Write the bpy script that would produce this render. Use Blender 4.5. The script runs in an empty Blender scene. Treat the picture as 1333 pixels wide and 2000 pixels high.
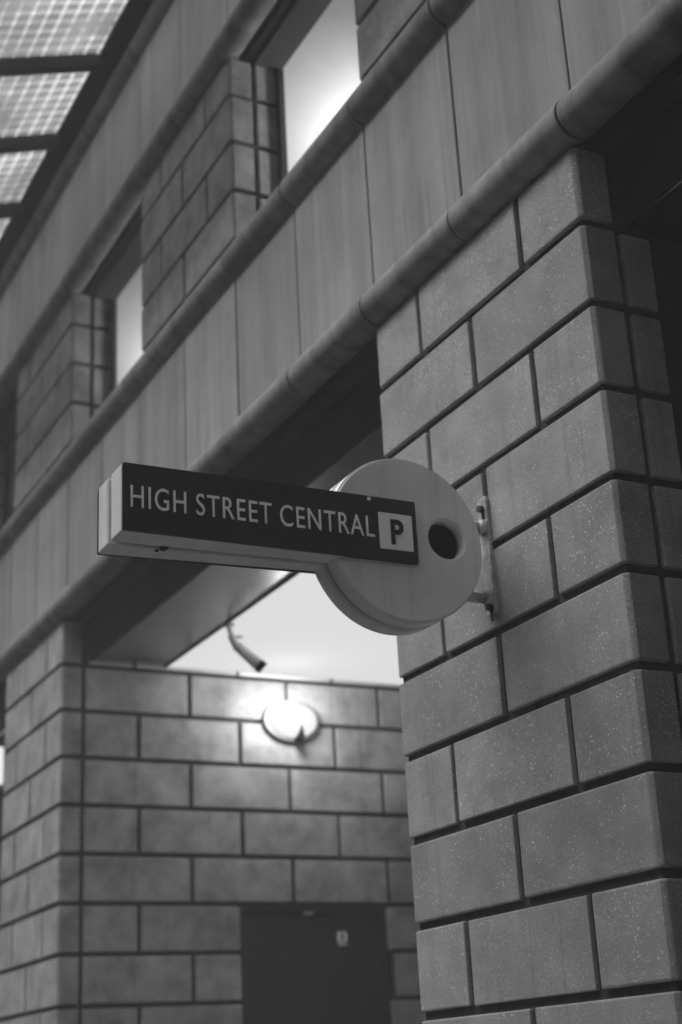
import bpy, bmesh, math, random
from mathutils import Vector, Matrix
random.seed(7)
U = 0.225                 # one block course in metres
EYE = 1.60                # camera height
# all coordinates below are (X, Y, Z) in courses: X along the facade (towards the right),
# Y into the building (0 = facade plane), Z up from eye level
def W(x, y, z): return Vector((x*U, y*U, z*U + EYE))
GZ = -EYE/U
VEIL = .0135
sc = bpy.context.scene

# ------------------------------------------------------------------ camera
cam_d = bpy.data.cameras.new('camera'); cam = bpy.data.objects.new('camera', cam_d)
sc.collection.objects.link(cam); sc.camera = cam
yaw, pit, rol = 1.0839, .3615, -.0542
f = Vector((-math.sin(yaw)*math.cos(pit), math.cos(yaw)*math.cos(pit), math.sin(pit)))
r = f.cross(Vector((0, 0, 1))).normalized(); u = r.cross(f)
c, s = math.cos(rol), math.sin(rol)
r2 = r*c + u*s; u2 = -r*s + u*c
cam.matrix_world = Matrix(((r2.x, u2.x, -f.x, 0), (r2.y, u2.y, -f.y, -9.1547*U), (r2.z, u2.z, -f.z, EYE), (0, 0, 0, 1)))
cam_d.sensor_fit = 'VERTICAL'; cam_d.sensor_height = 36; cam_d.lens = 36*2941.4/2000
cam_d.clip_start = .05; cam_d.clip_end = 2000
cam_d.dof.use_dof = True; cam_d.dof.focus_distance = 3.35; cam_d.dof.aperture_fstop = 2.8

# ------------------------------------------------------------------ sky and sun
EL, AZ = math.radians(46), math.radians(-22)     # azimuth from -Y towards -X
sunv = Vector((math.sin(AZ)*math.cos(EL), -math.cos(AZ)*math.cos(EL), math.sin(EL)))
wd = bpy.data.worlds.new('World'); sc.world = wd; wd.use_nodes = True
nt = wd.node_tree; nt.nodes.clear()
sky = nt.nodes.new('ShaderNodeTexSky'); sky.sky_type = 'NISHITA'; sky.sun_disc = False
sky.sun_elevation = EL; sky.sun_rotation = math.atan2(sunv.x, sunv.y)
sky.dust_density = 4; sky.air_density = 1.5
bw = nt.nodes.new('ShaderNodeRGBToBW'); bg = nt.nodes.new('ShaderNodeBackground'); wo = nt.nodes.new('ShaderNodeOutputWorld')
bg.inputs[1].default_value = .11
nt.links.new(sky.outputs[0], bw.inputs[0]); nt.links.new(bw.outputs[0], bg.inputs[0]); nt.links.new(bg.outputs[0], wo.inputs[0])
sun_d = bpy.data.lights.new('sun', 'SUN'); sun_d.energy = 2.6; sun_d.angle = math.radians(62)
sun = bpy.data.objects.new('sun', sun_d); sc.collection.objects.link(sun)
sun.rotation_euler = sunv.to_track_quat('Z', 'Y').to_euler()
sc.view_settings.view_transform = 'Standard'; sc.view_settings.look = 'None'
sc.view_settings.exposure = 1.5; sc.view_settings.gamma = 1

# ------------------------------------------------------------------ materials
class NT:
    def __init__(s, name):
        s.m = bpy.data.materials.new(name); s.m.use_nodes = True; s.t = s.m.node_tree
        s.b = s.t.nodes['Principled BSDF']; s.o = s.t.nodes['Material Output']
        s.tc = s.n('ShaderNodeTexCoord').outputs['Object']
    def n(s, typ, **k):
        x = s.t.nodes.new(typ)
        for a, v in k.items(): setattr(x, a, v)
        return x
    def link(s, a, b): s.t.links.new(a, b)
    def val(s, sock, v):
        if isinstance(v, (int, float)): sock.default_value = v
        else: s.link(v, sock)
    def scale(s, v):
        x = s.n('ShaderNodeVectorMath', operation='MULTIPLY'); s.link(s.tc, x.inputs[0]); x.inputs[1].default_value = v; return x.outputs[0]
    def noise(s, sc_, detail=4, rough=.55, vec=None, dist=0):
        x = s.n('ShaderNodeTexNoise'); x.inputs['Scale'].default_value = sc_; x.inputs['Detail'].default_value = detail
        x.inputs['Roughness'].default_value = rough; x.inputs['Distortion'].default_value = dist; s.link(vec or s.tc, x.inputs['Vector']); return x.outputs[0]
    def rng(s, v, a, b, c, d):
        x = s.n('ShaderNodeMapRange'); s.link(v, x.inputs[0])
        for i, q in enumerate((a, b, c, d)): x.inputs[i+1].default_value = q
        return x.outputs[0]
    def math(s, op, a, b=0):
        x = s.n('ShaderNodeMath', operation=op); s.val(x.inputs[0], a); s.val(x.inputs[1], b); return x.outputs[0]
    def grey(s, v):
        x = s.n('ShaderNodeCombineColor')
        for i in range(3): s.val(x.inputs[i], v)
        return x.outputs[0]
    def attr(s, n): return s.n('ShaderNodeAttribute', attribute_name=n).outputs['Fac']
    def bump(s, h, st, dist=.002):
        x = s.n('ShaderNodeBump'); x.inputs['Strength'].default_value = st; x.inputs['Distance'].default_value = dist
        s.link(h, x.inputs['Height']); s.link(x.outputs[0], s.b.inputs['Normal'])
    def base(s, v, rough=.8):
        s.link(s.grey(v), s.b.inputs['Base Color']) if not isinstance(v, (int, float)) else setattr(s.b.inputs['Base Color'], 'default_value', (v, v, v, 1))
        s.val(s.b.inputs['Roughness'], rough)

def m_block(name, albedo, speck=1.0, blot=.25):
    k = NT(name)
    tone = k.attr('tone')                                     # each block its own cast
    v = k.rng(tone, 0, 1, albedo*.88, albedo*1.1)
    v = k.math('MULTIPLY', v, k.rng(k.noise(7, 5, .6), .3, .7, 1-blot, 1+blot*.7))
    v = k.math('MULTIPLY', v, k.rng(k.noise(160, 3, .7), .3, .7, .80, 1.2))
    st = k.noise(1, 5, .6, k.scale((26, 26, 1.1)))             # rain streaks
    v = k.math('MULTIPLY', v, k.rng(st, .56, .72, 1, .78))
    vo = k.n('ShaderNodeTexVoronoi'); vo.inputs['Scale'].default_value = 150; vo.inputs['Randomness'].default_value = 1; k.link(k.tc, vo.inputs['Vector'])
    sep = k.n('ShaderNodeSeparateColor'); k.link(vo.outputs['Color'], sep.inputs[0])
    rad = k.rng(sep.outputs[0], .35, 1, 0.04, .42)              # crushed stone specks, most of them tiny
    spk = k.math('LESS_THAN', vo.outputs['Distance'], rad)
    patch = k.rng(k.noise(9, 2), .38, .62, .12, 1)
    v = k.math('ADD', v, k.math('MULTIPLY', k.math('MULTIPLY', spk, patch), k.rng(sep.outputs[1], 0, 1, .05*speck, .42*speck)))
    vo2 = k.n('ShaderNodeTexVoronoi'); vo2.inputs['Scale'].default_value = 55; k.link(k.tc, vo2.inputs['Vector'])
    sp2 = k.n('ShaderNodeSeparateColor'); k.link(vo2.outputs['Color'], sp2.inputs[0])
    pit = k.math('MULTIPLY', k.math('LESS_THAN', vo2.outputs['Distance'], .13), k.math('GREATER_THAN', sp2.outputs[0], .72))
    v = k.math('MULTIPLY', v, k.rng(pit, 0, 1, 1, .55))
    k.base(v, .85)
    h = k.math('SUBTRACT', k.noise(230, 3, .7), k.math('MULTIPLY', pit, 1.2)); k.bump(h, .55, .0016)
    return k.m
def m_concrete(name, albedo, streak=.35, z=1.0):
    k = NT(name)
    v = k.rng(k.attr('tone'), 0, 1, albedo*.92, albedo*1.08)
    v = k.math('MULTIPLY', v, k.rng(k.noise(1, 6, .62, k.scale((7, 7, .45*z))), .35, .7, 1.10, 1-streak*.7))
    fine = k.rng(k.noise(1, 5, .6, k.scale((38, 38, .9*z))), .5, .75, 0, 1)
    fine = k.math('MULTIPLY', fine, k.rng(k.noise(2.3, 3), .42, .6, 0, 1))
    v = k.math('MULTIPLY', v, k.rng(fine, 0, 1, 1.02, 1-streak*.9))
    drip = k.rng(k.noise(1, 2, .5, k.scale((17, 17, .5))), .62, .68, 0, 1)
    v = k.math('MULTIPLY', v, k.rng(k.math('MULTIPLY', drip, k.rng(k.noise(3, 3), .45, .6, 0, 1)), 0, 1, 1, 1.25))
    v = k.math('MULTIPLY', v, k.rng(k.noise(3.2, 6, .6), .3, .7, .86, 1.12))
    v = k.math('MULTIPLY', v, k.rng(k.noise(240, 3, .7), .3, .7, .9, 1.1))
    vo = k.n('ShaderNodeTexVoronoi'); vo.inputs['Scale'].default_value = 38; k.link(k.tc, vo.inputs['Vector'])
    sp = k.n('ShaderNodeSeparateColor'); k.link(vo.outputs['Color'], sp.inputs[0])
    pit = k.math('MULTIPLY', k.math('LESS_THAN', vo.outputs['Distance'], .10), k.math('GREATER_THAN', sp.outputs[0], .8))
    v = k.math('MULTIPLY', v, k.rng(pit, 0, 1, 1, .6))
    k.base(v, .82); k.bump(k.noise(120, 5, .7), .35, .0015); return k.m
def m_roll(name, albedo):
    k = NT(name)
    v = k.rng(k.attr('tone'), 0, 1, albedo*.85, albedo*1.1)
    v = k.math('MULTIPLY', v, k.rng(k.noise(1, 6, .65, k.scale((7, 3, 3)), 1.2), .38, .64, 1.15, .62))
    v = k.math('MULTIPLY', v, k.rng(k.noise(14, 5, .6), .35, .7, 1.08, .72))
    k.base(v, .8); k.bump(k.noise(110, 5, .7), .4, .0018); return k.m
def m_plain(name, albedo, rough=.6, var=.12, sc_=8, spec=.5, metal=0, bump=.1):
    k = NT(name)
    v = k.math('MULTIPLY', k.rng(k.noise(sc_, 5, .6), .3, .7, albedo*(1-var), albedo*(1+var)), k.rng(k.noise(sc_*14, 3), .3, .7, 1-var*.4, 1+var*.4))
    k.base(v, rough); k.b.inputs['Specular IOR Level'].default_value = spec; k.b.inputs['Metallic'].default_value = metal
    if bump: k.bump(k.noise(sc_*10, 4), bump, .001)
    return k.m
def m_emit(name, e, albedo=.8):
    k = NT(name); k.base(albedo, .5); k.b.inputs['Emission Color'].default_value = (1, 1, 1, 1); k.b.inputs['Emission Strength'].default_value = e; return k.m

BLOCK = m_block('aggregate_block', .30)
BLOCK_FAR = m_block('smooth_block', .33, .25, .45)
MORTAR = m_plain('raked_mortar', .05, .95, .3, 30, .2, bump=.5)
CONC = m_concrete('streaked_precast_concrete', .29, .5)
CONC_UP = m_concrete('lightened_precast_concrete', .45, .35)  # same concrete made paler, putting the daylight lost under the canopy into colour
ROLL = m_roll('stained_precast_concrete', .21)
SEAL = m_plain('black_joint_sealant', .02, .7)
DARK = m_plain('dark_painted_soffit', .03, .9, .2, 3)
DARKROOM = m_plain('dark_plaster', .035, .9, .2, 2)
GLOSSY = m_plain('brushed_metal_soffit', .3, .26, .15, 2, .5, 1, bump=.01)
WHITE = m_plain('white_plaster', .75, .55, .06, 3)
TRIM = m_plain('off_white_metal_trim', .5, .4, .15, 6)
ASPHALT = m_plain('asphalt', .05, .9, .3, 20)
PAVING = m_plain('pavement', .13, .9, .2, 3)
LUM = m_emit('luminous_ceiling', .27, .03); LUM.node_tree.nodes['Principled BSDF'].inputs['Specular IOR Level'].default_value = 0
OPP = m_plain('dull_brick', .09, .9, .3, 2)
DOORM = m_plain('dark_door_paint', .018, .6, .2, 3)

def sign_paint(name, albedo, rough, grime):
    k = NT(name)
    v = k.rng(k.noise(5, 5, .6), .3, .7, albedo*(1-grime), albedo*(1+grime*.3))
    v = k.math('MULTIPLY', v, k.rng(k.noise(1, 5, .6, k.scale((30, 30, 2))), .52, .75, 1, 1-grime*1.2))
    v = k.math('MULTIPLY', v, k.rng(k.noise(90, 4, .7), .3, .7, .97, 1.03))
    k.base(v, rough); k.bump(k.noise(60, 3), .05, .0005); return k.m
TRAY = sign_paint('cream_enamelled_metal', .78, .38, .13)
FACE = m_plain('black_sign_face', .022, .5, .15, 6, .35, bump=.03)
CORE = m_plain('dark_gap', .004, .9, spec=.1)
LETTER = m_plain('grey_white_vinyl', .95, .5, .06, 20)
PBOX = m_plain('white_vinyl', .95, .5, .05, 20)
GALV = NT('weathered_galvanised_steel')
_v = GALV.rng(GALV.noise(18, 5, .7), .42, .62, .55, .30); _v = GALV.math('MULTIPLY', _v, GALV.rng(GALV.noise(70, 4, .7), .55, .66, 1, .5))
GALV.base(_v, .55); GALV.b.inputs['Metallic'].default_value = .25; GALV.bump(GALV.noise(120, 4), .3, .001); GALV = GALV.m
RUST = m_plain('rusty_steel', .05, .9, .5, 60, .2, bump=.6)

# ------------------------------------------------------------------ mesh helpers
class MB:
    """collects shapes in course units; .build links ONE mesh object"""
    def __init__(s): s.bm = bmesh.new(); s.tl = s.bm.verts.layers.float.new('tone')
    def _merge(s, t, tone):
        vm = {}
        for v in t.verts:
            n = s.bm.verts.new(v.co); n[s.tl] = tone; vm[v] = n
        for fc in t.faces:
            try: nf = s.bm.faces.new([vm[v] for v in fc.verts]); nf.smooth = fc.smooth
            except ValueError: pass
        t.free()
    def prism(s, poly, z0, z1, bev=.02, tone=None, seg=2, axis='Z', jit=0):
        t = bmesh.new()
        def P(a, b, h): return {'Z': (a, b, h), 'X': (h, a, b), 'Y': (a, h, b)}[axis]
        lo = [t.verts.new(P(a, b, z0)) for a, b in poly]; hi = [t.verts.new(P(a, b, z1)) for a, b in poly]
        n = len(poly); t.faces.new(lo[::-1]); t.faces.new(hi)
        for i in range(n): t.faces.new((lo[i], lo[(i+1) % n], hi[(i+1) % n], hi[i]))
        bmesh.ops.recalc_face_normals(t, faces=t.faces)
        if bev:
            bmesh.ops.bevel(t, geom=list(t.edges), offset=bev, segments=seg, profile=.6, affect='EDGES', clamp_overlap=True)
        s._merge(t, random.random() if tone is None else tone); return s
    def box(s, x0, x1, y0, y1, z0, z1, bev=0, tone=None, seg=2):
        return s.prism([(x0, y0), (x1, y0), (x1, y1), (x0, y1)], z0, z1, bev, tone, seg)
    def tube(s, p, q, r0, r1=None, n=24, bev=0, caps=True, tone=None):
        r1 = r0 if r1 is None else r1; p, q = Vector(p), Vector(q); d = (q-p).normalized()
        a = d.orthogonal().normalized(); b = d.cross(a); t = bmesh.new(); A = []; B = []
        for i in range(n):
            w = a*math.cos(2*math.pi*i/n) + b*math.sin(2*math.pi*i/n)
            A.append(t.verts.new(p+w*r0)); B.append(t.verts.new(q+w*r1))
        for i in range(n):
            fc = t.faces.new((A[i], A[(i+1) % n], B[(i+1) % n], B[i])); fc.smooth = True
        if caps:
            t.faces.new(A[::-1]); t.faces.new(B)
            if bev:
                es = [e for e in t.edges if len(e.link_faces) == 2 and any(not g.smooth for g in e.link_faces)]
                bmesh.ops.bevel(t, geom=es, offset=bev, segments=2, affect='EDGES')
        bmesh.ops.recalc_face_normals(t, faces=t.faces)
        s._merge(t, random.random() if tone is None else tone); return s
    def build(s, name, mat, parent=None, label=None, loc=None):
        org = Vector(loc) if loc else Vector((0, 0, 0))
        for v in s.bm.verts: v.co = (v.co - org)*U
        me = bpy.data.meshes.new(name); s.bm.to_mesh(me); s.bm.free(); me.materials.append(mat)
        o = bpy.data.objects.new(name, me); sc.collection.objects.link(o)
        if parent: o.parent = parent
        elif loc: o.location = W(*loc)
        else: o.location = (0, 0, EYE)
        if label: o['label'] = label
        return o
def thing(name, label, cat, loc, group=None):
    o = bpy.data.objects.new(name, None); o.empty_display_size = .1; sc.collection.objects.link(o); o.location = W(*loc)
    o['label'] = label; o['category'] = cat
    if group: o['group'] = group
    return o
def tag(o, label, cat, group=None):
    o['label'] = label; o['category'] = cat
    if group: o['group'] = group
    return o
def node(name, parent, label=None):
    o = bpy.data.objects.new(name, None); o.empty_display_size = .05; sc.collection.objects.link(o); o.parent = parent
    if label: o['label'] = label
    return o

# ------------------------------------------------------------------ ground and street
def sheet(name, x0, x1, y0, y1, z, mat):
    me = bpy.data.meshes.new(name); me.from_pydata([(x0, y0, z), (x1, y0, z), (x1, y1, z), (x0, y1, z)], [], [(0, 1, 2, 3)]); me.materials.append(mat)
    o = bpy.data.objects.new(name, me); sc.collection.objects.link(o); o['kind'] = 'structure'; return o
sheet('ground', -600, 600, -600, 600, 0, ASPHALT)
sheet('pavement', -40, 30, -9, .1, .004, PAVING)
sheet('lobby_floor', -12.4, 5, .1, 3.1, .004, DARKROOM)

# unseen buildings added behind and beside the camera to block low sky light
def plain_building(name, label, x0, x1, y0, y1, h):
    t = thing(name, label, 'building', ((x0+x1)/2, (y0+y1)/2, GZ)); O = ((x0+x1)/2, (y0+y1)/2, GZ)
    MB().box(x0, x1, y0, y1, GZ, h, .05).build('wall', OPP, t, None, O)
    MB().box(x0-.5, x1+.5, y0-.5, y1+.5, h, h+1.2, .05).build('parapet', OPP, t, None, O)
    for zz in range(int(GZ)+6, int(h)-8, 16):
        if abs(x1-x0) > abs(y1-y0):
            for xx in range(int(x0)+6, int(x1)-8, 16): MB().box(xx, xx+6, y1-.2, y1+.12, zz, zz+8).build('window', DOORM, t, None, O)
        else:
            for yy in range(int(y0)+6, int(y1)-8, 16): MB().box(x0-.12 if x0 > 0 else x1-.2, x0+.2 if x0 > 0 else x1+.12, yy, yy+6, zz, zz+8).build('window', DOORM, t, None, O)
plain_building('opposite_blocker', 'unseen dull brick building added across the street to block light', -130, 22, -80, -40, 53)
plain_building('side_blocker', 'unseen dull brick building added on the right to block light', 24, 60, -39, 0, 30)
plain_building('end_blocker', 'unseen dull brick building added at the far left to block light', -110, -76, -39, -1, 44)

# ------------------------------------------------------------------ the block-built market building
bld = thing('block_building', 'grey concrete block building with rolled concrete string courses, square pillars and dark openings', 'building', (-20, 0, GZ))
BO = (-20, 0, GZ)
def B(mb, name, mat, parent=None, label=None): return mb.build(name, mat, parent or bld, label, BO)
Z0 = .6625
JH = .05           # half width of a bed joint
def blk(mb, x0, x1, y0, y1, z0, z1, right_ch=False, left_ch=False):
    """one block; optional chamfered front corners"""
    d = random.uniform(-.006, .006); ch = random.uniform(.035, .055)
    p = []
    if left_ch: p += [(x0, y0+d+ch), (x0+ch, y0+d)]
    else: p += [(x0, y0+d)]
    if right_ch: p += [(x1-ch, y0+d), (x1, y0+d+ch)]
    else: p += [(x1, y0+d)]
    p += [(x1, y1), (x0, y1)]
    q = [(a+random.uniform(-.005, .005), b) for a, b in p]
    mb.prism(q, z0+random.uniform(-.006, .006), z1+random.uniform(-.006, .006), random.uniform(.012, .026))
def pillar(xl, xr, k0, k1, mat, top=None):
    """xl..xr = faces; module of half blocks; even courses have two upright joints, odd ones one"""
    root = node('pillar', bld)
    mb = MB(); h = (xr-xl)/4; J = .05
    for k in range(k0, k1):
        z0, z1 = Z0+k+JH, Z0+k+1-JH
        if top and z1 > top: z1 = top
        cuts = [xl, xl+h, xl+3*h, xr] if k % 2 == 0 else [xl, xl+2*h, xr]
        for i in range(len(cuts)-1):
            a = cuts[i] + (J if i else 0); b = cuts[i+1] - (J if i < len(cuts)-2 else 0)
            blk(mb, a, b, 0, .44, z0, z1, i == len(cuts)-2, i == 0)
        for x0, x1 in ((xr-.44, xr), (xl, xl+.44)):            # rear leaf seen on the reveal
            if k != 8: mb.box(x0, x1, .53, .92, z0, z1, .022)
    B(mb, 'blocks', mat, root)
    m = MB(); zt = top if top else Z0+k1
    m.box(xl+.06, xr-.06, .055, .9, Z0+k0, zt - .01, 0)
    B(m, 'mortar', MORTAR, root)
    return root
KG = -8
p = pillar(-16.03, -11.33, KG, 9, BLOCK); p['label'] = 'near pillar of speckled concrete blocks that carries the hanging sign'
p = pillar(-34.98, -30.40, KG, 9, BLOCK_FAR); p['label'] = 'far pillar at the left edge below the lower roll moulding'
pillar(3.06, 7.76, KG, 9, BLOCK)
pillar(-54.2, -49.5, KG, 9, BLOCK_FAR)
for n in range(-4, 3):
    x0 = -16.03 + 9.34*n
    o = pillar(x0, x0+4.68, 13, 17, BLOCK_FAR, top=17.45)

# spandrels: panels and roll mouldings, a joint every block length
PJ = [-11.25 - 2.36*i for i in range(-8, 20)]
def spandrel(z_lo, z_hi, r, label, CONC=CONC):
    root = node('spandrel', bld, label)
    for i in range(len(PJ)-1):
        x1, x0 = PJ[i], PJ[i+1]
        g = .026 if i % 2 else .018
        B(MB().box(x0+g, x1-g, random.uniform(-.008, .008), .32, z_lo, z_hi, .018), 'concrete_panel', CONC, root)
        for zc in (z_lo, z_hi):
            rr = r*random.uniform(.985, 1.015)
            B(MB().tube((x0+.02, .03, zc), (x1-.02, .03, zc), rr, n=40, bev=.03), 'roll_moulding', ROLL, root)
    B(MB().box(PJ[-1], PJ[0], .08, .25, z_lo, z_hi), 'joint_sealant', SEAL, root)
    # backing of the mouldings, set behind so the joints read dark
    for zc in (z_lo, z_hi):
        B(MB().tube((PJ[-1], .03, zc), (PJ[0], .03, zc), r*.86, n=24), 'moulding_core', SEAL, root)
spandrel(9.93, 13.19, .27, 'lower band of streaked concrete panels between two roll mouldings')
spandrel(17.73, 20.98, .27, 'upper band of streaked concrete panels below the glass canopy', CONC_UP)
# stepped underside of the lower spandrel and downstand beam
XA, XB = PJ[-1], PJ[0]
m = MB()
m.box(XA, XB, .33, .50, 9.62, 13.3); m.box(XA, XB, .50, .56, 9.80, 13.3)
B(m, 'inner_ledge', DARKROOM)
m = MB(); m.box(XA, XB, .66, 2.30, 8.80, 9.7); B(m, 'downstand_beam', DARK)
B(MB().box(XA, XB, .68, 2.29, 8.76, 8.797), 'soffit_panel', GLOSSY)
m = MB(); m.box(XA, XB, .50, .70, 9.72, 13.3); B(m, 'beam_haunch', DARK)
m = MB(); m.box(XA, XB, .50, 1.04, 17.43, 20.9); m.box(XA, XB, .34, .5, 17.5, 20.9); B(m, 'window_head_beam', DARK)
# floor slab between storeys, roof slab, rear wall
B(MB().box(XA, XB, .70, 40, 9.72, 13.35), 'floor_slab', DARKROOM)
B(MB().box(XA, XB, 1.02, 40, 19.9, 21.2), 'roof_slab', DARKROOM)
B(MB().box(XA, XB, 14, 14.6, GZ, 9.72), 'rear_wall', DARKROOM)
B(MB().box(XA-1, XA, .05, 40, GZ, 24.2), 'gable_wall', BLOCK_FAR)
B(MB().box(XB, XB+1, .05, 40, GZ, 24.2), 'gable_wall', BLOCK_FAR)
B(MB().box(XA, XB, 7, 7.6, 13.35, 19.9), 'upper_rear_wall', DARKROOM)
# wall rising above the canopy
B(MB().box(XA, XB, .05, .6, 21.2, 24.2), 'parapet_wall', CONC)

# ---- recess (stairwell lobby) side wall with the door, plane X = -30.40
XW = -30.40
def sidewall(xw, y_first, k0, k1, door=None, y_end=13.9):
    root = node('side_wall', bld)
    mb = MB(); H = 1.185; J = .05
    for k in range(k0, k1):
        z0, z1 = Z0+k+JH, Z0+k+1-JH
        ys = [y_first] if (k % 2) else [y_first, y_first+H]
        # odd courses start with a whole block, even ones with a half
        y = ys[-1]
        while y < y_end: y += 2*H; ys.append(min(y, y_end))
        for i in range(len(ys)-1):
            a, b = ys[i]+J*(i > 0), ys[i+1]-J
            if door and z1 < door[2]:
                if a >= door[0]-.1 and b <= door[1]+.1: continue
                if a < door[0] < b: b = door[0]
                if a < door[1] < b: a = door[1]
                if b-a < .15 or (a >= door[0] and b <= door[1]): continue
            mb.box(xw-.44, xw+random.uniform(-.006, .006), a, b, z0, z1, .022)
    B(mb, 'blocks', BLOCK_FAR, root)
    m = MB()
    if door:
        m.box(xw-.5, xw-.075, y_first+.03, door[0]-.03, Z0+k0, door[2]-.02)
        m.box(xw-.5, xw-.075, door[1]+.03, y_end, Z0+k0, door[2]-.02)
        m.box(xw-.5, xw-.075, y_first+.03, y_end, door[2]-.02, Z0+k1)
    else: m.box(xw-.5, xw-.075, y_first+.03, y_end, Z0+k0, Z0+k1)
    B(m, 'mortar', MORTAR, root)
    return root
DY0, DY1, DZ = 3.98, 7.58, Z0+3.02
sidewall(XW, .54, KG, 8, (DY0, DY1, DZ))['label'] = 'lamp-lit block side wall of the recess with a dark door in it'
B(MB().box(XW-1.2, XW-.5, .5, 14, GZ, 9.7), 'wall_backing', DARKROOM)
# door
dr = node('door', bld, 'dark door with a small grey walking-figure plate')
B(MB().box(XW-.42, XW-.10, DY0+.02, DY0+.16, GZ, DZ-.02, .01).box(XW-.42, XW-.10, DY1-.16, DY1-.02, GZ, DZ-.02, .01).box(XW-.42, XW-.10, DY0+.16, DY1-.16, DZ-.16, DZ-.02, .01), 'door_frame', DOORM, dr)
ym = (DY0+DY1)/2
B(MB().box(XW-.34, XW-.2, DY0+.17, ym-.004, GZ+.03, DZ-.17, .01).box(XW-.34, XW-.2, ym+.004, DY1-.17, GZ+.03, DZ-.17, .01), 'door_leaf', DOORM, dr)
B(MB().tube((XW-.05, ym+.25, -2.4), (XW-.05, ym+.25, -1.2), .05).box(XW-.2, XW-.05, ym+.22, ym+.28, -2.3, -2.24).box(XW-.2, XW-.05, ym+.22, ym+.28, -1.36, -1.3), 'handle', GALV, dr)
B(MB().box(XW-.2, XW-.1, 5.55, 5.77, 3.46, 3.53, .01), 'indicator', TRIM, dr)
# ceiling: luminous panels inside the recess
B(MB().box(XW-.1, -16.0, 2.32, 9.3, 8.80, 8.95), 'luminous_ceiling', LUM)
B(MB().box(XW-.1, -16.0, 9.3, 13.9, 8.78, 8.95), 'bay_ceiling', DARKROOM)
B(MB().box(XW+.0, -16.0, 2.30, 2.34, 8.72, 8.80), 'ceiling_edge_trim', DARK)
B(MB().box(XW, XW+.07, .6, 13.8, 8.685, 8.755, .01), 'wall_trim', TRIM)
m = MB()
for y in (1.62, 4.05, 6.40, 8.8): m.box(XW, XW+.085, y-.03, y+.03, 8.67, 8.76)
B(m, 'trim_clips', RUST)
# right side of the recess and right-hand bay
B(MB().box(-16.0, -15.7, .9, 13.9, GZ, 9.7), 'side_wall', DARKROOM)
B(MB().box(-11.7, -11.45, .92, 13.9, GZ, 9.7), 'side_wall', DARKROOM)
B(MB().box(-11.5, XB, 2.3, 13.9, 8.85, 9.1), 'bay_ceiling', DARKROOM)
B(MB().box(XA, -35.2, 2.3, 13.9, 8.85, 9.1), 'bay_ceiling', DARKROOM)
B(MB().box(-11.45, XB, 8, 8.3, GZ, 9.0), 'shutter', DARKROOM)
# upper bays: white side walls behind each pillar reveal
for n in range(-4, 3):
    xr = -16.03 + 9.34*n + 4.68
    B(MB().box(xr-.3, xr, 1.06, 7, 13.35, 19.9), 'white_side_wall', WHITE)
    B(MB().box(xr-.3, xr+.09, .945, 1.055, 13.35, 17.43), 'jamb', DARK)
    B(MB().box(xr-4.6, xr-4.3, .95, 7, 13.35, 19.9), 'bay_side_wall', DARKROOM)

# ------------------------------------------------------------------ glass canopy
can = thing('glass_canopy', 'sloping canopy of wired glass on dark rafters above the top roll moulding', 'canopy', (-30, -.5, 21.3))
CO = (-30, -.5, 21.3)
def C(mb, name, mat): return mb.build(name, mat, can, None, CO)
SL = -.36
def cz(y, z=21.35): return z + SL*(-.5-y)
k = NT('wired_cast_glass')
fx = k.n('ShaderNodeSeparateXYZ'); k.link(k.scale((1/U,)*3), fx.inputs[0])
def band(v, per, w):
    q = k.math('FRACT', k.math('ADD', k.math('MULTIPLY', v, 1/per), 100.0)); return k.math('LESS_THAN', k.math('ABSOLUTE', k.math('SUBTRACT', q, .5)), w)
wx = band(fx.outputs[0], .32, .16); wy = band(fx.outputs[1], .31, .10)
g = k.math('MAXIMUM', k.math('MULTIPLY', wx, .45), k.math('MULTIPLY', wy, .75)); g = k.math('ADD', g, k.math('MULTIPLY', wx, wy))
g = k.math('MULTIPLY', g, k.rng(k.noise(2.2, 4), .4, .62, .1, 1.4))
tr = k.n('ShaderNodeBsdfTransparent'); k.link(k.grey(k.rng(k.noise(3, 4), .3, .7, .36, .58)), tr.inputs[0])
tl = k.n('ShaderNodeBsdfTranslucent'); tl.inputs[0].default_value = (.8, .8, .8, 1)
gl = k.n('ShaderNodeBsdfGlossy'); gl.inputs['Roughness'].default_value = .2
mx = k.n('ShaderNodeMixShader'); k.link(k.rng(g, 0, 1.4, .12, .95), mx.inputs[0]); k.link(tr.outputs[0], mx.inputs[1]); k.link(tl.outputs[0], mx.inputs[2])
mx2 = k.n('ShaderNodeMixShader'); mx2.inputs[0].default_value = .05; k.link(mx.outputs[0], mx2.inputs[1]); k.link(gl.outputs[0], mx2.inputs[2])
k.link(mx2.outputs[0], k.o.inputs['Surface']); GLASS = k.m
RX = [-26.4 + 3.2*i for i in range(-9, 9)]
for i, x in enumerate(RX):
    m = MB(); t = [(-.45, cz(-.45)-.30), (-.45, cz(-.45)+.05), (-4.6, cz(-4.6)+.05), (-4.6, cz(-4.6)-.30)]
    m.prism([(a, b) for a, b in t], x-.13, x+.13, .02, axis='X'); C(m, 'rafter', DARK)
    if i:
        m = MB(); t = [(-.55, cz(-.55)), (-.55, cz(-.55)+.04), (-4.5, cz(-4.5)+.04), (-4.5, cz(-4.5))]
        m.prism(t, x-3.2+.14, x-.14, 0, axis='X')
        if x < -12: C(m, 'glass_pane', GLASS)
        else:
            YB = -4.5 if x < -10 else -8.5
            m = MB(); t = [(-.55, cz(-.55)), (-.55, cz(-.55)+.04), (YB, cz(YB)+.04), (YB, cz(YB))]
            m.prism(t, x-3.2+.14, x-.14, 0, axis='X'); C(m, 'shade_board', DARK)  # opaque boards out of view, added to darken the upper right
C(MB().box(RX[0], RX[-1], -.62, -.02, 21.26, 21.46, .02), 'wall_gutter', DARK)
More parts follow.
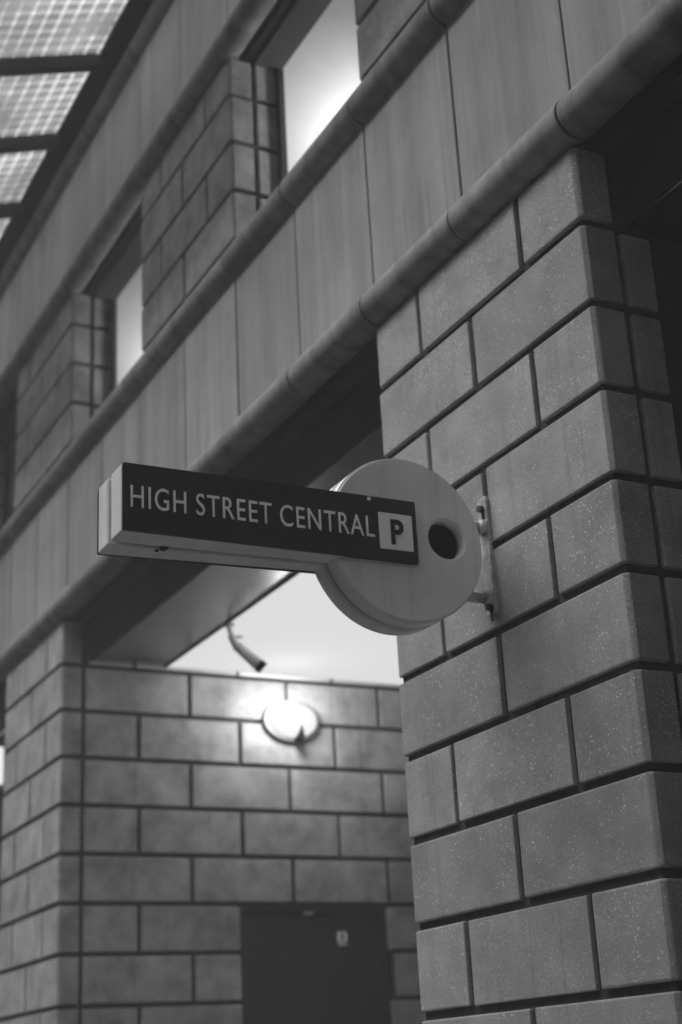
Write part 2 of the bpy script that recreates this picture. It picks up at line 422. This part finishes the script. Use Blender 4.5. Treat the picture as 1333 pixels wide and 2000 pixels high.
C(MB().box(RX[0], RX[-1], -4.8, -4.55, cz(-4.6)-.35, cz(-4.6)+.12, .02), 'eaves_beam', DARK)

# unseen porch slab, added right of the view to shade the near pillar's side
po = thing('shade_porch', 'unseen dark flat porch added right of the near pillar to shade its side', 'porch', (0, -.1, 8.6))
PO_ = (0, -.1, 8.6)
MB().box(-6.0, 7.5, -4.8, -.1, 8.6, 8.95, .03).build('roof_deck', DARK, po, None, PO_)
MB().box(-6.05, 7.55, -4.95, -4.8, 8.5, 9.05, .02).build('fascia', DARK, po, None, PO_)
for x in (-5.6, 7.1): MB().tube((x, -4.5, 8.95), (x, -.1, 11.4), .05).build('tie_rod', GALV, po, None, PO_)

# ------------------------------------------------------------------ hanging sign (key shape: bar + disc)
sign = thing('hanging_sign', 'key-shaped projecting sign reading HIGH STREET CENTRAL P, bracketed off the near block pillar', 'sign', (-13.78, 0, 5.5))
SO = (-13.78, 0, 5.5)
def S(mb, name, mat, label=None):
    if name in ('disc_tray', 'bar_tray', 'dark_core', 'face_panel'):     # the box narrows towards the wall
        for v in mb.bm.verts:
            if v.co.x < XF: v.co.x = XF + (v.co.x-XF)*(1-.27*min(1, max(0, (v.co.y+4.53)/2.5)))
    return mb.build(name, mat, sign, label, SO)
XF = -13.43; TH = .315; GAP = .09
CY, CZ, CR = -1.235, 5.53, .955
HY, HZ, HR = -.735, 5.585, .228
BY0, BY1, BZ0, BZ1 = -4.53, -1.14, 5.225, 5.965
def disc_tray(x0, x1, hole=True):
    bm = bmesh.new(); N = 128
    o = [bm.verts.new((x0, CY+CR*math.cos(2*math.pi*i/N), CZ+CR*math.sin(2*math.pi*i/N))) for i in range(N)]
    es = [bm.edges.new((o[i], o[(i+1) % N])) for i in range(N)]
    M_ = 48
    h = [bm.verts.new((x0, HY+HR*math.cos(2*math.pi*i/M_), HZ+HR*math.sin(2*math.pi*i/M_))) for i in range(M_)]
    es += [bm.edges.new((h[i], h[(i+1) % M_])) for i in range(M_)]
    bmesh.ops.triangle_fill(bm, use_beauty=True, use_dissolve=False, edges=es)
    fs = list(bm.faces); rr = bmesh.ops.extrude_face_region(bm, geom=fs)
    vs = [g for g in rr['geom'] if isinstance(g, bmesh.types.BMVert)]
    bmesh.ops.translate(bm, vec=(x1-x0, 0, 0), verts=vs)
    bmesh.ops.recalc_face_normals(bm, faces=bm.faces)
    rim = [e for e in bm.edges if len(e.link_faces) == 2 and abs(e.link_faces[0].normal.dot(e.link_faces[1].normal)) < .3]
    bmesh.ops.bevel(bm, geom=rim, offset=.022, segments=3, affect='EDGES')
    for fc in bm.faces:
        if abs(fc.normal.x) < .98: fc.smooth = True
    return bm
for side, (xa, xb) in enumerate(((XF-TH, XF), (XF-2*TH-GAP, XF-TH-GAP))):
    m = MB(); m._merge(disc_tray(xa, xb), .5); S(m, 'disc_tray', TRAY)
    e = .028
    m = MB(); m.box(xa, xb+(e if side == 0 else 0)-.004, BY0, -2.02, BZ0, BZ1, .03, seg=3); S(m, 'bar_tray', TRAY)
m = MB(); m.tube((XF-TH-GAP-.1, CY, CZ), (XF-TH+.1, CY, CZ), CR-.07, n=96)
m.box(XF-TH-GAP-.1, XF-TH+.1, BY0+.07, -2, BZ0+.07, BZ1-.07); S(m, 'dark_core', CORE)
# face panel, slightly rounded corners, proud of the disc
def rrect(y0, y1, z0, z1, r, n=5):
    P = []
    for cx, cy, a0 in ((y1-r, z1-r, 0), (y0+r, z1-r, 90), (y0+r, z0+r, 180), (y1-r, z0+r, 270)):
        for i in range(n+1):
            a = math.radians(a0+90*i/n); P.append((cx+r*math.cos(a), cy+r*math.sin(a)))
    return P
XP = XF + .045
S(MB().prism(rrect(BY0+.004, BY1, BZ0+.008, BZ1-.004, .02), XF+.002, XP, .006, axis='X'), 'face_panel', FACE)
S(MB().prism(rrect(BY0+.004, BY1, BZ0+.008, BZ1-.004, .02), XF-2*TH-GAP-.045, XF-2*TH-GAP-.002, .006, axis='X'), 'face_panel', FACE)
S(MB().prism(rrect(-1.615, -1.20, 5.365, 5.785, .012), XP+.002, XP+.008, 0, axis='X'), 'parking_square', PBOX)
def text(body, y0, y1, z0, z1, x, mat, name, off=0, sp=1.0):
    cu = bpy.data.curves.new('t', 'FONT'); cu.body = body; cu.extrude = .002; cu.offset = off; cu.space_character = sp; cu.space_word = .8
    o = bpy.data.objects.new('t', cu); sc.collection.objects.link(o); bpy.context.view_layer.update()
    me = bpy.data.meshes.new_from_object(o); bpy.data.objects.remove(o)
    xs = [v.co.x for v in me.vertices]; ys = [v.co.y for v in me.vertices]
    a, b, c_, d = min(xs), max(xs), min(ys), max(ys)
    for v in me.vertices:
        yy = y0+(v.co.x-a)/(b-a)*(y1-y0); zz = z0+(v.co.y-c_)/(d-c_)*(z1-z0)
        v.co = ((x-SO[0])*U + v.co.z*.5, (yy-SO[1])*U, (zz-SO[2])*U)
    me.materials.clear(); me.materials.append(mat)
    o = bpy.data.objects.new(name, me); sc.collection.objects.link(o); o.parent = sign; return o
text('HIGH STREET CENTRAL', -4.445, -1.675, 5.482, 5.722, XP+.006, LETTER, 'lettering', off=-.001, sp=1.12)
text('P', -1.475, -1.315, 5.425, 5.715, XP+.013, FACE, 'parking_letter', off=.028)
# wall bracket
S(MB().prism(rrect(-13.80, -13.615, 4.86, 6.27, .03), -.05, -.002, .008, axis='Y'), 'bracket_plate', GALV)
for z in (5.90, 5.04):
    m = MB(); m.tube((-13.72, -.42, z), (-13.71, -.05, z), .06, n=20); m.tube((-13.71, -.13, z), (-13.705, -.045, z), .075, .10, n=20); S(m, 'bracket_arm', GALV)
for z in (6.12, 4.93):
    m = MB(); m.tube((-13.69, -.11, z), (-13.69, -.045, z), .045, n=6); m.box(-13.72, -13.66, -.056, -.051, z-.16, z+.02, .0); S(m, 'bolt', RUST)
S(MB().tube((XF-TH-.10, -4.0, BZ0+.02), (XF-TH-.10, -4.0, BZ0-.012), .022, n=10), 'screw', RUST)
S(MB().box(XF-TH-.07, XF-TH+.04, -3.98, -3.92, BZ0-.012, BZ0+.02), 'catch', RUST)
S(MB().tube((XP-.01, -1.72, 5.925), (XP+.012, -1.72, 5.925), .022, n=10), 'screw', PBOX)

# ------------------------------------------------------------------ bulkhead light on the recess wall
def bulkhead(x, y, z, label, group):
    root = thing('bulkhead_light', label, 'wall light', (x, y, z), group)
    O = (x, y, z)
    def oval(a, b, x0, x1, n=40, dome=0, mat=None, name='', cut=None):
        bm = MB(); t = bmesh.new(); rings = []
        st = 10 if dome else 1
        for j in range(st+1):
            q = j/st; sc_ = math.cos(q*math.pi/2*.96) if dome else 1; xx = x0+(x1-x0)*(math.sin(q*math.pi/2) if dome else q)
            rings.append([t.verts.new((xx, y+a*sc_*math.cos(2*math.pi*i/n), z+b*sc_*math.sin(2*math.pi*i/n))) for i in range(n)])
        for j in range(st):
            for i in range(n):
                fc = t.faces.new((rings[j][i], rings[j][(i+1) % n], rings[j+1][(i+1) % n], rings[j+1][i])); fc.smooth = True
        t.faces.new(rings[-1]); t.faces.new(rings[0][::-1]); bmesh.ops.recalc_face_normals(t, faces=t.faces)
        bm._merge(t, .5); return bm.build(name, mat, root, None, O)
    oval(.68, .47, x+.0, x+.14, mat=RIM, name='base')
    oval(.60, .40, x+.14, x+.42, dome=1, mat=GLOBE, name='diffuser')
    m = MB(); m.prism([(y+.02, z-.46), (y+.16, z-.46), (y+.10, z-.16)], x+.1, x+.46, .01, axis='X'); m.build('clip', CORE, root, None, O)
    l = bpy.data.lights.new('bulkhead_lamp', 'POINT'); l.energy = 4.2; l.shadow_soft_size = .06
    lo = bpy.data.objects.new('bulkhead_lamp', l); sc.collection.objects.link(lo); lo.parent = root; lo.location = (1.05*U, -.4*U, .2*U)
    return root
RIM = m_plain('grey_lamp_rim', .22, .5)
GLOBE = m_emit('glowing_diffuser', .34, .03)
bulkhead(XW, 5.33, 7.70, 'glowing oval bulkhead light on the block wall above the dark door', None)

# glowing box, a made-up stand-in for a bright sliver at the view's edge
wl = thing('glow_box', 'small made-up glowing box standing in for a bright sliver at the far left edge', 'lantern', (-36.0, .3, 7.78))
LO = (-36.0, .3, 7.78)
MB().prism([(-37.15, -.1), (-36.85, -.1), (-36.85, .5), (-37.15, .5)], 7.3, 8.25, .06, seg=3).build('diffuser', GLOBE, wl, None, LO)
MB().box(-37.2, -36.8, -.15, .55, 8.25, 8.33, .02).box(-37.2, -36.8, -.15, .55, 7.22, 7.3, .02).build('cap', RIM, wl, None, LO)
MB().tube((-37, .3, 8.3), (-37, .3, 8.5), .05).tube((-37.0, .3, 8.46), (-34.95, .3, 8.46), .05).build('bracket', RIM, wl, None, LO)

# ------------------------------------------------------------------ security camera under the ceiling
cc = thing('security_camera', 'small white tube security camera with dark lens hanging below the bright ceiling', 'camera', (-27, 2.42, 8.8))
CC = (-27, 2.42, 8.8)
CW = m_plain('white_camera_housing', .92, .4, .05, 10)
MB().tube((-27, 2.42, 8.80), (-27, 2.42, 8.74), .13, n=20).tube((-27, 2.42, 8.75), (-27, 2.50, 8.5), .05, n=12).tube((-27, 2.47, 8.56), (-27, 2.58, 8.32), .075, n=14).build('mount', CW, cc, None, CC)
MB().box(-27.05, -26.95, 2.5, 2.72, 8.50, 8.55, .01).build('knuckle', CW, cc, None, CC)
d = Vector((.12, .55, -.50)).normalized(); a = Vector((-27, 2.57, 8.36))
MB().tube(a, a+d*.62, .10, .125, n=24, bev=.02).build('housing', CW, cc, None, CC)
MB().tube(a+d*.60, a+d*.74, .13, .13, n=24, bev=.01).build('lens_hood', CORE, cc, None, CC)

# ------------------------------------------------------------------ walking-figure plate on the door
wp = thing('pictogram_plate', 'small grey plate with a walking figure, fixed on the dark door', 'sign', (XW-.19, 6.49, 2.96))
PO = (XW-.19, 6.49, 2.96)
xx = XW-.195
MB().prism(rrect(6.37, 6.61, 2.87, 3.11, .06), xx, xx+.02, 0, axis='X').build('plate', LETTER, wp, None, PO)
MB().box(xx, xx+.02, 6.38, 6.60, 2.81, 2.84).build('caption_bar', LETTER, wp, None, PO)
m = MB(); X2 = xx+.021
m.tube((X2, 6.49, 3.065), (X2+.006, 6.49, 3.065), .022, n=12)
for q in ([(6.475, 3.04), (6.505, 3.04), (6.51, 2.96), (6.47, 2.96)], [(6.47, 2.965), (6.49, 2.965), (6.46, 2.88), (6.44, 2.88)], [(6.49, 2.965), (6.51, 2.965), (6.54, 2.88), (6.52, 2.88)], [(6.475, 3.04), (6.48, 3.02), (6.445, 2.965), (6.437, 2.975)], [(6.505, 3.04), (6.50, 3.02), (6.535, 2.965), (6.543, 2.975)]):
    m.prism(q, X2, X2+.006, 0, axis='X')
m.build('walking_figure', FACE, wp, None, PO)

# ------------------------------------------------------------------ luminaires inside the upper bays (out of sight behind the sill and pillars)
for n, lab in ((-1, 'batten lamp inside the upper opening right of the middle upper pillar'), (-2, 'batten lamp inside the upper opening left of the middle upper pillar')):
    x = -16.03 + 9.34*n + 4.68
    O = (x+1.5, 4.5, 15.7)
    t = thing('batten_lamp', lab, 'lamp', O, 'batten lamps of the upper floor')
    MB().box(O[0]-.1, O[0]+.1, O[1]-1, O[1]+1, O[2], O[2]+.15, .02).build('housing', TRIM, t, None, O)
    MB().tube((O[0], O[1]-.95, O[2]-.07), (O[0], O[1]+.95, O[2]-.07), .06, n=16).build('tube', m_emit('lit_tube', 1), t, None, O)
    l = bpy.data.lights.new('batten_light', 'AREA'); l.energy = 12 if n == -1 else 8; l.shape = 'RECTANGLE'; l.size = .1; l.size_y = .4
    lo = bpy.data.objects.new('batten_light', l); sc.collection.objects.link(lo); lo.parent = t; lo.location = (-.12*U, 0, -.2*U); lo.rotation_euler = (0, math.radians(90), 0)

# ------------------------------------------------------------------ thin veil of air added to lift the blacks
hz = bpy.data.materials.new('veil_air'); hz.use_nodes = True; hz.node_tree.nodes.clear()
pv = hz.node_tree.nodes.new('ShaderNodeVolumePrincipled'); ho = hz.node_tree.nodes.new('ShaderNodeOutputMaterial')
pv.inputs['Color'].default_value = (.95, .95, .95, 1); pv.inputs['Density'].default_value = VEIL
hz.node_tree.links.new(pv.outputs[0], ho.inputs['Volume'])
me = bpy.data.meshes.new('veil'); bm = bmesh.new(); bmesh.ops.create_cube(bm, size=1)
for v in bm.verts: v.co = ((-8+v.co.x*60), (-3+v.co.y*50), 8.5+v.co.z*19)
bm.to_mesh(me); bm.free(); me.materials.append(hz)
o = bpy.data.objects.new('veil', me); sc.collection.objects.link(o); o['kind'] = 'stuff'
